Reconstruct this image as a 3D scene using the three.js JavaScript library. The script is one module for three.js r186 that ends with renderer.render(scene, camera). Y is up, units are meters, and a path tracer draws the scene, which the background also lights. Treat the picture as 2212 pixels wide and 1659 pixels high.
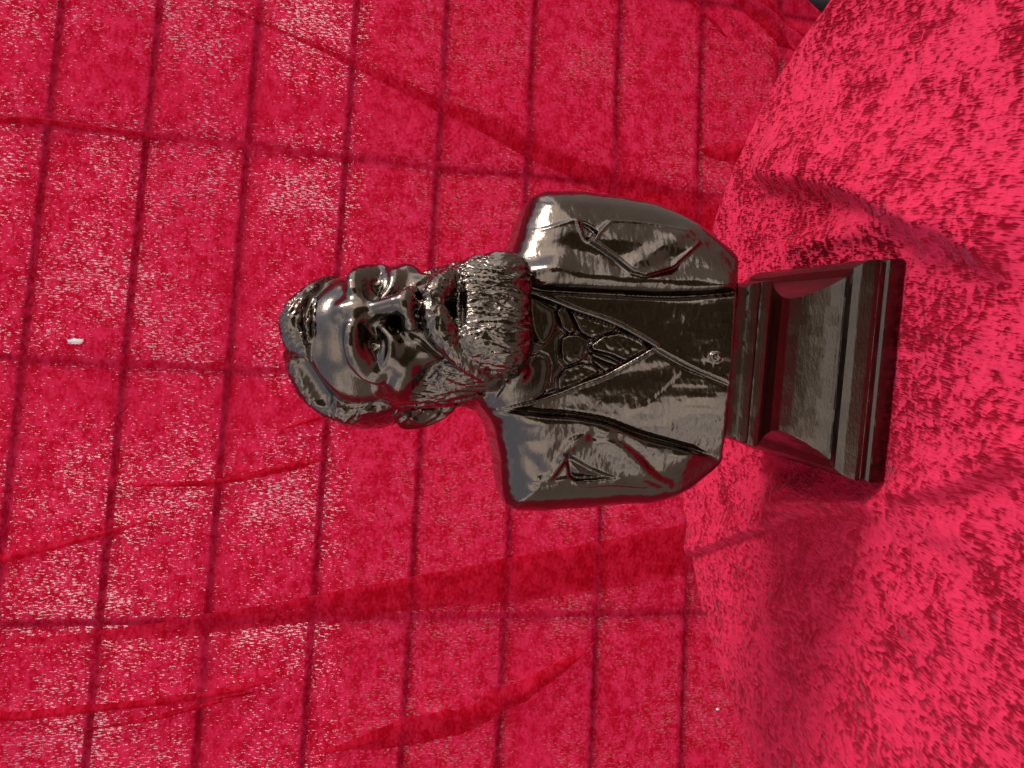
import * as THREE from 'three';
import { toCreasedNormals } from 'three/addons/utils/BufferGeometryUtils.js';

// ───────────────────────── camera (a phone held upright, the picture left lying on its side) ─────────────────────────
const TABLE_Y = 0.75, EYE_H = 0.5, PITCH = 12 * Math.PI / 180, ROLL = 2.8 * Math.PI / 180, FOCAL = 1600; // focal length in pixels of a 2212 x 1659 picture
const scene = new THREE.Scene();
const camera = new THREE.PerspectiveCamera(2 * Math.atan(829.5 / FOCAL) * 180 / Math.PI, 4 / 3, 0.05, 400);
const EYE = new THREE.Vector3(0, TABLE_Y + EYE_H, 0);
camera.position.copy(EYE);
{
  const fwd = new THREE.Vector3(0, -Math.sin(PITCH), -Math.cos(PITCH));
  const upW = new THREE.Vector3(0, Math.cos(PITCH), -Math.sin(PITCH)), rightW = new THREE.Vector3(1, 0, 0);
  const c = Math.cos(ROLL), s = Math.sin(ROLL);
  const r2 = rightW.clone().multiplyScalar(c).addScaledVector(upW, s);   // right of the upright phone
  const u2 = upW.clone().multiplyScalar(c).addScaledVector(rightW, -s);
  const xA = u2.clone().negate(), yA = r2, zA = fwd.clone().negate();     // the picture lies on its side: its right is down
  camera.quaternion.setFromRotationMatrix(new THREE.Matrix4().makeBasis(xA, yA, zA));
}
camera.updateMatrixWorld(true);

// ───────────────────────── sky: high thin overcast, brightest towards the veiled sun high on the viewer's right ─────────────────────────
const rnd = (() => { let s = 1234567; return () => ((s = (s * 1664525 + 1013904223) >>> 0) / 4294967296); })();
const PERM = new Uint8Array(512);
{ const p = [...Array(256).keys()]; for (let i = 255; i > 0; i--) { const j = Math.floor(rnd() * (i + 1)); [p[i], p[j]] = [p[j], p[i]]; } for (let i = 0; i < 512; i++) PERM[i] = p[i & 255]; }
const G3 = new Float32Array(256 * 3);
for (let i = 0; i < 256; i++) { const z = rnd() * 2 - 1, a = rnd() * 6.283185, r = Math.sqrt(1 - z * z); G3[i * 3] = r * Math.cos(a); G3[i * 3 + 1] = r * Math.sin(a); G3[i * 3 + 2] = z; }
function noise(x, y, z) {                                            // gradient noise, about -1 .. 1
  const X = Math.floor(x), Y = Math.floor(y), Z = Math.floor(z);
  x -= X; y -= Y; z -= Z;
  const u = x * x * x * (x * (x * 6 - 15) + 10), v = y * y * y * (y * (y * 6 - 15) + 10), w = z * z * z * (z * (z * 6 - 15) + 10);
  const a = PERM[X & 255], b = PERM[(X + 1) & 255], y0 = Y & 255, y1 = (Y + 1) & 255, z0 = Z & 255, z1 = (Z + 1) & 255;
  const aa = PERM[a + y0], ab = PERM[a + y1], ba = PERM[b + y0], bb = PERM[b + y1];
  const g = (h, dx, dy, dz) => { h *= 3; return G3[h] * dx + G3[h + 1] * dy + G3[h + 2] * dz; };
  const n00 = g(PERM[aa + z0], x, y, z), n10 = g(PERM[ba + z0], x - 1, y, z), n01 = g(PERM[ab + z0], x, y - 1, z), n11 = g(PERM[bb + z0], x - 1, y - 1, z);
  const m00 = g(PERM[aa + z1], x, y, z - 1), m10 = g(PERM[ba + z1], x - 1, y, z - 1), m01 = g(PERM[ab + z1], x, y - 1, z - 1), m11 = g(PERM[bb + z1], x - 1, y - 1, z - 1);
  const p0 = n00 + u * (n10 - n00), p1 = n01 + u * (n11 - n01), q0 = m00 + u * (m10 - m00), q1 = m01 + u * (m11 - m01);
  const s = p0 + v * (p1 - p0), t = q0 + v * (q1 - q0);
  return 1.6 * (s + w * (t - s));
}
const fbm = (x, y, z, o) => { let s = 0, a = 0.5; for (let i = 0; i < o; i++) { s += a * noise(x, y, z); x = x * 2.03 + 7.1; y = y * 2.03 + 3.7; z = z * 2.03 + 1.9; a *= 0.5; } return s; };
const clamp = (x, a, b) => x < a ? a : x > b ? b : x;
const sstep = (a, b, x) => { const t = clamp((x - a) / (b - a), 0, 1); return t * t * (3 - 2 * t); };
const lerp = (a, b, t) => a + (b - a) * t;

const SUN_DIR = new THREE.Vector3(0.74, 0.66, 0.12).normalize();
{
  const W = 512, H = 256, d = new Float32Array(W * H * 4);
  for (let j = 0; j < H; j++) for (let i = 0; i < W; i++) {
    const lat = ((j + 0.5) / H - 0.5) * Math.PI, lon = ((i + 0.5) / W - 0.5) * 2 * Math.PI;
    const x = Math.cos(lat) * Math.cos(lon), y = Math.sin(lat), z = Math.cos(lat) * Math.sin(lon);
    const yy = Math.max(y, 0.02);
    const c = sstep(-0.16, 0.22, fbm(x / (yy + 0.35) * 1.1 + 3, y * 0.6, z / (yy + 0.35) * 1.1, 5));  // cloud cover
    const glow = Math.max(0, x * SUN_DIR.x + y * SUN_DIR.y + z * SUN_DIR.z);
    const g = 1 + 0.3 * Math.pow(glow, 3) + 0.8 * Math.pow(glow, 14);
    const blue = [0.38, 0.45, 0.60], white = [1.32, 1.27, 1.23];
    const haze = 1 - sstep(0.0, 0.3, y);
    for (let k = 0; k < 3; k++) {
      let v = lerp(blue[k], white[k], c);
      v = lerp(v, [1.45, 1.42, 1.42][k], haze * 0.75);
      d[(j * W + i) * 4 + k] = y < -0.02 ? [0.2, 0.19, 0.17][k] : v * g;
    }
    d[(j * W + i) * 4 + 3] = 1;
  }
  const t = new THREE.DataTexture(d, W, H, THREE.RGBAFormat, THREE.FloatType);
  t.mapping = THREE.EquirectangularReflectionMapping; t.magFilter = t.minFilter = THREE.LinearFilter; t.needsUpdate = true;
  scene.background = t; scene.environment = t;
}
const sun = new THREE.DirectionalLight(new THREE.Color(1, 0.95, 0.88), 1.5);
sun.position.copy(SUN_DIR).multiplyScalar(20).add(new THREE.Vector3(0, 1, -1)); sun.target.position.set(0, 1, -1);
sun.castShadow = true; sun.shadow.radius = 30; sun.shadow.mapSize.set(2048, 2048);
Object.assign(sun.shadow.camera, { left: -3, right: 3, top: 3, bottom: -3, near: 1, far: 60 });
scene.add(sun, sun.target);
const renderer = new THREE.WebGLRenderer({ antialias: true });
renderer.toneMapping = THREE.LinearToneMapping; renderer.toneMappingExposure = 1.24;
renderer.shadowMap.enabled = true; renderer.setSize(1024, 768);

// ───────────────────────── helpers ─────────────────────────
// a pixel of the 2212 x 1659 picture as a direction from the eye, used to take measurements off the photograph
function dir(px, py) {
  const u0 = -(py - 829.5) / FOCAL, v0 = -(px - 1106) / FOCAL, c = Math.cos(ROLL), s = Math.sin(ROLL);
  const u = c * u0 - s * v0, v = s * u0 + c * v0;
  return [u, Math.cos(PITCH) * v - Math.sin(PITCH), -Math.sin(PITCH) * v - Math.cos(PITCH)];
}
const BASE = new THREE.Vector3(0.0362, TABLE_Y, -0.7178);             // middle of the plinth's underside
const EYE_L = [-BASE.x * 1000, EYE_H * 1000, -BASE.z * 1000];         // the eye in the bust's own millimetres
function onTable(px, py) { const d = dir(px, py), t = -EYE_H / d[1]; return [d[0] * t, d[2] * t]; }
const WALL_Z = -1.25, WALL_T = Math.tan(5 * Math.PI / 180);
function onWall(px, py) { const d = dir(px, py), k = WALL_Z / (d[2] + WALL_T * d[0]); return [d[0] * k, EYE.y + d[1] * k]; }
const src = (x, y) => [x / 1.8228, y / 1.8228];
function tag(o, label, category, group, kind) { const u = o.userData; if (label) u.label = label; if (category) u.category = category; if (group) u.group = group; if (kind) u.kind = kind; return o; }
function mesh(name, geo, mat, parent = scene) { const m = new THREE.Mesh(geo, mat); m.name = name; m.castShadow = m.receiveShadow = true; parent.add(m); return m; }
function segDist(x, y, P, i) { const ax = P[i][0], ay = P[i][1], bx = P[i + 1][0] - ax, by = P[i + 1][1] - ay; const t = clamp(((x - ax) * bx + (y - ay) * by) / (bx * bx + by * by || 1), 0, 1); const dx = x - ax - bx * t, dy = y - ay - by * t; return [Math.sqrt(dx * dx + dy * dy), bx * (y - ay) - by * (x - ax), i + t]; }
// distance to an open line: [distance, signed distance (positive on its left), how far along 0..1]
function lineDist(x, y, P) { let b = 1e9, s = 1, t = 0; for (let i = 0; i < P.length - 1; i++) { const r = segDist(x, y, P, i); if (r[0] < b) { b = r[0]; s = r[1] >= 0 ? 1 : -1; t = r[2]; } } return [b, b * s, t / (P.length - 1)]; }
// signed distance to a closed outline, negative inside
function polyDist(x, y, P) { let b = 1e9, inside = false; for (let i = 0, n = P.length, j = n - 1; i < n; j = i++) { const ax = P[j][0], ay = P[j][1], bx = P[i][0] - ax, by = P[i][1] - ay; const t = clamp(((x - ax) * bx + (y - ay) * by) / (bx * bx + by * by || 1), 0, 1); const dx = x - ax - bx * t, dy = y - ay - by * t; b = Math.min(b, dx * dx + dy * dy); if ((P[i][1] > y) !== (ay > y) && x < (P[i][0] - ax) * (y - P[i][1]) / (P[i][1] - ay) + P[i][0]) inside = !inside; } return inside ? -Math.sqrt(b) : Math.sqrt(b); }
function smoothLine(P, n) { return new THREE.CatmullRomCurve3(P.map(p => new THREE.Vector3(p[0], p[1], 0)), false, 'centripetal').getPoints(n).map(v => [v.x, v.y]); }
function texture(N, fn, { srgb = false, repeat = 1 } = {}) {         // fn(u, v) -> [r,g,b,a] 0..1, u and v 0..1
  const d = new Uint8Array(N * N * 4);
  for (let j = 0; j < N; j++) for (let i = 0; i < N; i++) { const c = fn((i + 0.5) / N, (j + 0.5) / N), o = (j * N + i) * 4; for (let k = 0; k < 4; k++) d[o + k] = clamp(Math.round((c[k] ?? 1) * 255), 0, 255); }
  const t = new THREE.DataTexture(d, N, N); t.wrapS = t.wrapT = THREE.RepeatWrapping; t.magFilter = THREE.LinearFilter; t.minFilter = THREE.LinearMipmapLinearFilter; t.generateMipmaps = true;
  if (srgb) t.colorSpace = THREE.SRGBColorSpace; t.repeat.set(repeat, repeat); t.needsUpdate = true; return t;
}
const toS = c => c <= 0.0031308 ? c * 12.92 : 1.055 * Math.pow(c, 1 / 2.4) - 0.055;
// seamless noise on the unit square: walk a torus-like path by blending four copies
function tile(u, v, fn) { const a = fn(u, v), b = fn(u - 1, v), c = fn(u, v - 1), d = fn(u - 1, v - 1); const wu = sstep(0.75, 1, u), wv = sstep(0.75, 1, v); return lerp(lerp(a, b, wu), lerp(c, d, wu), wv); }

// ───────────────────────── bronze ─────────────────────────
const castBump = texture(1024, (u, v) => {                            // brushed wax skin, 8 cm a side
  const h = tile(u, v, (a, b) => 0.5 * noise(a * 16, b * 26, 1.5) + 0.35 * noise(a * 34, b * 60, 4.5) + 0.22 * noise(a * 80, b * 120, 9.5) + 0.5 * Math.pow(Math.max(0, noise(a * 22, b * 30, 17)), 2));
  const g = 0.5 + 0.4 * h; return [g, g, g, 1];
});
const patina = texture(512, (u, v) => {
  const n = tile(u, v, (a, b) => 0.6 * fbm(a * 7, b * 7, 2.2, 4) + 0.5 * noise(a * 45, b * 45, 6));
  const k = 1 + 0.22 * n; return [toS(0.118 * k), toS(0.088 * (k + 0.06 * n)), toS(0.066 * k), 1];
}, { srgb: true });
const bronze = new THREE.MeshPhysicalMaterial({ name: 'dark_bronze', map: patina, metalness: 1, roughness: 0.17, bumpMap: castBump, bumpScale: 0.0002, clearcoat: 0.45, clearcoatRoughness: 0.08 });
const bronzeFoot = bronze.clone(); bronzeFoot.name = 'brown_bronze'; bronzeFoot.roughness = 0.32; bronzeFoot.color.setScalar(0.8); bronzeFoot.bumpScale = 0.00032; bronzeFoot.clearcoat = 0.25;
const bust = new THREE.Group(); bust.name = 'bronze_bust'; bust.position.copy(BASE); scene.add(bust);
tag(bust, 'dark glossy bronze bust of a bearded man in a coat, on the red tablecloth', 'bust');
const smin = (a, b, k) => { const h = Math.max(k - Math.abs(a - b), 0) / k; return Math.min(a, b) - h * h * k * 0.25; };
const smax = (a, b, k) => -smin(-a, -b, k);
const ell = (x, y, z, a, b, c) => { const X = x / a, Y = y / b, Z = z / c, k0 = Math.sqrt(X * X + Y * Y + Z * Z), U = X / a, V = Y / b, W = Z / c, k1 = Math.sqrt(U * U + V * V + W * W); return k1 < 1e-9 ? -Math.min(a, b, c) : k0 * (k0 - 1) / k1; };
function cap(x, y, z, ax, ay, az, bx, by, bz, ra, rb) { bx -= ax; by -= ay; bz -= az; x -= ax; y -= ay; z -= az; const t = clamp((x * bx + y * by + z * bz) / (bx * bx + by * by + bz * bz), 0, 1); x -= bx * t; y -= by * t; z -= bz * t; return Math.sqrt(x * x + y * y + z * z) - ra - (rb - ra) * t; }
function arc(x, y, z, P) { let d = 1e9; for (let i = 0; i < P.length - 1; i++) { const a = P[i], b = P[i + 1]; const c = cap(x, y, z, a[0], a[1], a[2], b[0], b[1], b[2], a[3], b[3]); if (c < d) d = c; } return d; }
const SKIN = 0, HAIR = 1, BEARD = 2, TACHE = 3, EAR1 = 4, EAR2 = 5, EYE1 = 6, EYE2 = 7, COAT = 8, LAPEL = 9, VEST = 10, SHIRT = 11, COLLAR = 12, TIE = 13, LAPEL2 = 14, COLLAR2 = 15;
let id = 0;
// ── the head, in its own millimetres: origin between the eyes, x to the viewer's right, z out of the face; it is turned aside and tipped back ──
const HEAD = { o: [16, 484, 50], turn: 22 * Math.PI / 180, tip: 8 * Math.PI / 180 }, HC = Math.cos(HEAD.turn), HS = Math.sin(HEAD.turn), TC = Math.cos(HEAD.tip), TS = Math.sin(HEAD.tip);
const lidUp = smooth4([[15.5, -1.5, 5, 1.6], [22, 4.5, 9.5, 1.8], [31, 6.6, 11.6, 2], [40, 3.2, 7.6, 2], [47.5, -3, 0, 1.8]]);
const lidLow = smooth4([[15.5, -2, 5, 1.4], [23, -6.4, 8.4, 1.6], [32, -7.6, 9.4, 1.7], [40, -6, 6, 1.7], [46.5, -3, 0.5, 1.5]]);
const lidFold = smooth4([[17, 7, 5, 2], [24, 11.5, 9.5, 3], [34, 12.5, 8.6, 4.4], [44, 7, 3, 4.4], [51, 0, -5, 3]]);
const bag = smooth4([[17, -9, 8, 2], [24, -14.5, 10, 3], [34, -16, 8.6, 3.8], [44, -12, 2.5, 3], [50, -6, -4, 2]]);
const brow = smooth4([[7, 14, 15, 5], [18, 17.5, 16.5, 6.8], [32, 18.5, 14, 7], [44, 16, 4.5, 6], [52, 8, -5, 5], [55, -2, -11, 4]]);
const taches = smooth4([[0, -48, 20.5, 10.5], [9, -53, 21.5, 12.5], [20, -58, 19, 13.5], [32, -68, 12, 12], [43, -81, 2, 9.5], [51, -95, -8, 6]]);
const helix = smooth4([[0, 20, -2, 3.4], [-6, 26, -4, 3.6], [-15, 27, -7, 4], [-24, 21, -9, 4.2], [-28, 9, -8.5, 4.2], [-26, -6, -6, 3.8], [-19, -19, -3, 3.4], [-10, -27, 0, 3], [-3, -29, 1, 2.6]]);
const quiff = smooth4([[-28, 66, -24, 7], [-16, 71, -12, 10], [-2, 72, -4, 12.5], [14, 66, -3, 11], [30, 55, -11, 9], [46, 40, -27, 7]]);
const sideLock = smooth4([[-20, 74, -40, 9], [-44, 66, -58, 9], [-60, 48, -64, 8], [-68, 30, -66, 6]]);
function smooth4(P) { const a = new THREE.CatmullRomCurve3(P.map(p => new THREE.Vector3(p[0], p[1], p[2])), false, 'centripetal'), n = (P.length - 1) * 2, o = []; for (let i = 0; i <= n; i++) { const t = i / n, v = a.getPoint(t), f = t * (P.length - 1), k = Math.min(Math.floor(f), P.length - 2); o.push([v.x, v.y, v.z, lerp(P[k][3], P[k + 1][3], f - k)]); } return o; }
function ear(x, y, z) {                                                // ear frame: z out of the head, x forward
  let d = ell(x + 13, y - 3, z + 6, 17, 26, 4.5);
  d = smin(d, arc(x, y, z, helix), 4);
  d = smin(d, ell(x + 4, y + 25, z, 6, 8, 4), 6);
  d = smin(d, arc(x, y, z, [[-6, 14, -2, 2.4], [-15, 10, -3, 2.6], [-18, 0, -3, 2.6], [-12, -12, -2, 2.6]]), 3);
  d = smin(d, cap(x, y, z, 2, 1, -1, 0, -7, -1, 3, 3), 3);
  return smax(d, -ell(x + 5, y - 2, z - 2, 6, 10, 6), 2);
}
function hairNoise(u, v, w, s) {                                       // ridged locks: u across the lock, v along it
  const warp = 1.6 * noise(u * 0.05 * s, v * 0.035 * s, w * 0.05 * s);
  const a = noise(u * 0.17 * s + warp, v * 0.028 * s, w * 0.1 * s), b = noise(u * 0.42 * s + warp * 2, v * 0.06 * s + 9, w * 0.26 * s);
  return (1 - 2 * Math.abs(a)) * 0.62 + (0.6 - 1.6 * Math.abs(b)) * 0.38;
}
function head(X, Y, Z) {
  const rx = X - HEAD.o[0], ry = Y - HEAD.o[1], rz = Z - HEAD.o[2];
  const x = rx * HC - rz * HS, z0 = rx * HS + rz * HC, y = ry * TC - z0 * TS, z = z0 * TC + ry * TS, m = Math.abs(x), right = x > 0;
  const far = ell(x, y + 25, z + 55, 118, 155, 135);
  if (far > 25) { id = SKIN; return far; }
  // skull, face, jaw
  let d = ell(x, y - 16, z + 74, 66, 66, 88);
  d = smin(d, ell(x + 1, y - 32, z + 40, 53, 42, 49), 18);                  // forehead
  const skull = d;
  d = smin(d, ell(x - 2, y + 42, z + 40, 55, 74, 46), 22);                  // face
  d = smin(d, ell(m - 39, y + 26, z + 6, 18, 15, 14), 18);              // cheekbones
  d = smin(d, ell(m - 52, y + 20, z + 32, 13, 14, 24), 14);
  d = smin(d, ell(m - 25, y + 48, z - 2, 17, 18, 12), 12);
  // brows and sockets
  d = smax(d, -ell(m - 33, y - 2, z - 17, 21, 14, 19), 8);
  d = smin(d, arc(m, y, z, brow), 8);
  d = smin(d, cap(x, y, z, 0, 12, 15, 0, 24, 13, 7, 8), 10);
  d = smin(d, arc(m, y, z, lidFold), 9);
  d = smin(d, arc(m, y, z, bag), 12);
  let e = Math.sqrt((m - 31.5) ** 2 + y * y + (z + 5.6) ** 2) - 13;
  const ring = Math.hypot(m - (right ? 33.5 : 31), y - 0.5); e += z > 0 ? 0.6 * Math.exp(-((ring - 6.2) ** 2) / 0.9) : 0;
  e = smax(e, -(Math.hypot(m - (right ? 33.5 : 31), y - 0.5, z - 8.5) - 2.8), 1);
  let i0 = SKIN; if (e < d) i0 = right ? EYE2 : EYE1; d = smin(d, e, 1.5);
  const lid = Math.min(arc(m, y, z + 2.6, lidUp), arc(m, y, z + 2.6, lidLow)); if (lid < d) i0 = SKIN; d = smin(d, lid, 4.5);
  // nose
  let n = arc(x, y, z, [[0, 14, 14, 7.5], [0, 3, 15.5, 7.4], [0, -9, 20.5, 8.4], [0, -20, 26.5, 9], [0, -26, 28.5, 10]]);
  n = smin(n, ell(m - 5, y + 29, z - 27, 8.5, 7.5, 9), 5);
  n = smin(n, ell(m - 14.5, y + 32, z - 16, 7.8, 8.6, 11), 5);
  n = smin(n, cap(x, y, z, 0, -36, 26, 0, -40, 17, 4, 5), 4);
  n = smax(n, -ell(m - 9, y + 39.5, z - 20.5, 5, 5, 7.5), 2);
  n = smax(n, -arc(m, y, z, [[12, -25, 28, 0.8], [19, -23, 19, 1.2], [23.5, -30, 12, 1.4]]), 3);
  if (n < d) i0 = SKIN; d = smin(d, n, 7);
  d = smax(d, -arc(m, y, z, [[20, -32, 15, 1.2], [29, -43, 14, 2.4], [39, -58, 7, 2.4], [47, -75, -5, 1.4]]), 5);
  id = i0;
  // ears
  const ex = z + 76, ey = y + 41, ang = right ? 0.3 : 0.34, ez = m - 58.5 - 0.3 * (y + 41), c = Math.cos(ang), s = Math.sin(ang);
  if (Math.abs(ex) < 60 && Math.abs(ey) < 50) { const q = 0.88 * ear((ex * c - ez * s + 10 * c) / 0.88, ey / 0.88, (ex * s + ez * c + 10 * s) / 0.88); if (q < d) id = right ? EAR2 : EAR1; d = smin(d, q, 5); }
  // hair: swept back in a cap, a roll standing up at the front, a hollow at the temple
  let h = skull - (x > 0 ? 5.5 - 2 * sstep(0, 30, x) : 5.5);
  h = smin(h, arc(x, y, z, quiff), 10);
  h = smin(h, arc(x, y, z, sideLock), 12);
  const hairEdge = Math.max(0.8 * (z + 50 - 66 * sstep(30, 62, y) + (right ? 4 : 24) * sstep(14, 40, m) * sstep(30, 60, y)), (-30 - y) * 0.8);
  h = smax(h, hairEdge, 5);
  if (h < 8) { h -= 1.9 * hairNoise(y * 0.8 + x * 0.5 + z * 0.15, z * 0.9 - y * 0.45, x, 1.0); if (h < d) id = HAIR; d = smin(d, h, 3); } else if (h < d) { id = HAIR; d = h; }
  d = smax(d, -arc(x, y, z, [[-24, 58, 2, 1.5], [0, 60.5, 6.5, 3], [20, 56, 5, 3], [38, 45, -5, 2.4], [48, 34, -17, 1.2]]), 5);   // under the roll of hair
  d = smax(d, -cap(x, y, z, -38, 67, -22, -60, 51, -42, 11, 11), 10);    // the receding temple is hollow
  // short side hair in front of the ear, running into the square beard
  const bm = Math.abs(x - 4);
  let b = ell(m - 54, y + 42, z + 46, 10, 42, 22);
  b = smin(b, ell(bm - 46, y + 80, z + 30, 16, 36, 32), 16);
  let q = Math.max(bm - 28, 0), w = Math.max(Math.abs(y + 104) - 14, 0), t = Math.max(Math.abs(z + 10) - 18, 0);
  q = Math.sqrt(q * q + w * w + t * t) - 22;
  q = smin(q, ell(bm - 29, y + 112, z - 8, 25, 23, 24), 12);
  b = smin(b, q, 14);
  b = smax(b, -cap(x, y, z, 0, -104, 37, 0, -144, 38, 3, 6), 10);
  b = smax(b, -137 - y, 8);
  if (b < 9) { b -= 2.4 * hairNoise(x + 0.35 * z, y * 0.9 + 3 * Math.sin(x * 0.09), z, 1.05) + 0.8 * hairNoise(x * 0.8 + y * 0.45, y - x * 0.4, z + 40, 1.7); }
  if (b < d) id = BEARD; d = smin(d, b, 4);
  // mouth, lower lip, moustache
  d = smax(d, -ell(x, y + 76.5, z - 24, 20, 2.4, 8), 3);
  const lip = arc(x, y, z, [[-15, -81.5, 17, 3.5], [0, -83.5, 22.5, 5.6], [15, -81.5, 17, 3.5]]); if (lip < d) id = SKIN; d = smin(d, lip, 3);
  let u = arc(m, y, z, taches);
  if (u < 8) u -= 1.5 * hairNoise(y * 1.1 - m * 0.25, m + y * 0.3, x, 1.3);
  if (u < d) id = TACHE; d = smin(d, u, 2.5);
  return d;
}
// ── the torso: an outline with rounded edges and a relief of coat, waistcoat, collar and tie on its front ──
const OUT = smoothLine([[-20, 398], [-46, 392], [-66, 377], [-78, 369], [-101, 362], [-131, 356], [-152, 350.5], [-159, 341], [-160.5, 319], [-157, 278], [-151, 240], [-146, 205], [-138, 186], [-116, 168], [-94, 156], [-76, 148], [-30, 144], [0, 143.5], [30, 144], [74, 147], [92, 155], [110, 167], [131, 186], [148, 214], [155, 245], [158.6, 285], [157.5, 311], [152, 332], [142, 342.5], [104, 354], [66, 371], [46, 388], [20, 398], [-20, 398]], 160);
const GX = -176, GY = 128, GS = 0.5, GW = 705, GH = 560;              // half-millimetre maps
const sdMap = new Float32Array(GW * GH), reMap = new Float32Array(GW * GH), idMap = new Uint8Array(GW * GH);
function look(map, x, y) { const u = clamp((x - GX) / GS, 0, GW - 1.001), v = clamp((y - GY) / GS, 0, GH - 1.001), i = u | 0, j = v | 0, a = u - i, b = v - j, o = j * GW + i; return (map[o] * (1 - a) + map[o + 1] * a) * (1 - b) + (map[o + GW] * (1 - a) + map[o + GW + 1] * a) * b; }
function torsoBase(x, y, z) {
  const s = look(sdMap, x, y) + 0.8 * noise(x * 0.05, y * 0.05, 5) + 0.5 * noise(x * 0.14, y * 0.14, 7) + Math.max(0, GX - x, x - GX - (GW - 1) * GS, GY - y);
  const xx = (x / 150) * (x / 150), zf = 56 + 52 * Math.pow(clamp((345 - y) / 175, 0, 1.2), 1.7) * (1 - 0.75 * xx) - 20 * xx - 4 * xx * xx, zb = -58 + 15 * (x / 150) * (x / 150);
  const hz = (zf - zb) / 2, zc = (zf + zb) / 2, R = Math.min(hz - 1, lerp(9, 25, sstep(145, 300, y)));
  const qx = Math.max(s + R, 0), qz = Math.max(Math.abs(z - zc) - hz + R, 0);
  return Math.sqrt(qx * qx + qz * qz) - R + Math.min(Math.max(s + R, Math.abs(z - zc) - hz + R), 0);
}
for (let j = 0; j < GH; j++) for (let i = 0; i < GW; i++) sdMap[j * GW + i] = (i % 2 || j % 2) && i && j ? 0 : polyDist(GX + i * GS, GY + j * GS, OUT);
for (let j = 0; j < GH; j++) for (let i = 0; i < GW; i++) if ((i % 2 || j % 2) && i && j) { const i0 = i & ~1, j0 = j & ~1, i1 = Math.min(i0 + 2, (GW - 1) & ~1), j1 = Math.min(j0 + 2, (GH - 1) & ~1), a = (i - i0) / 2, b = (j - j0) / 2; sdMap[j * GW + i] = (sdMap[j0 * GW + i0] * (1 - a) + sdMap[j0 * GW + i1] * a) * (1 - b) + (sdMap[j1 * GW + i0] * (1 - a) + sdMap[j1 * GW + i1] * a) * b; }
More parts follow.
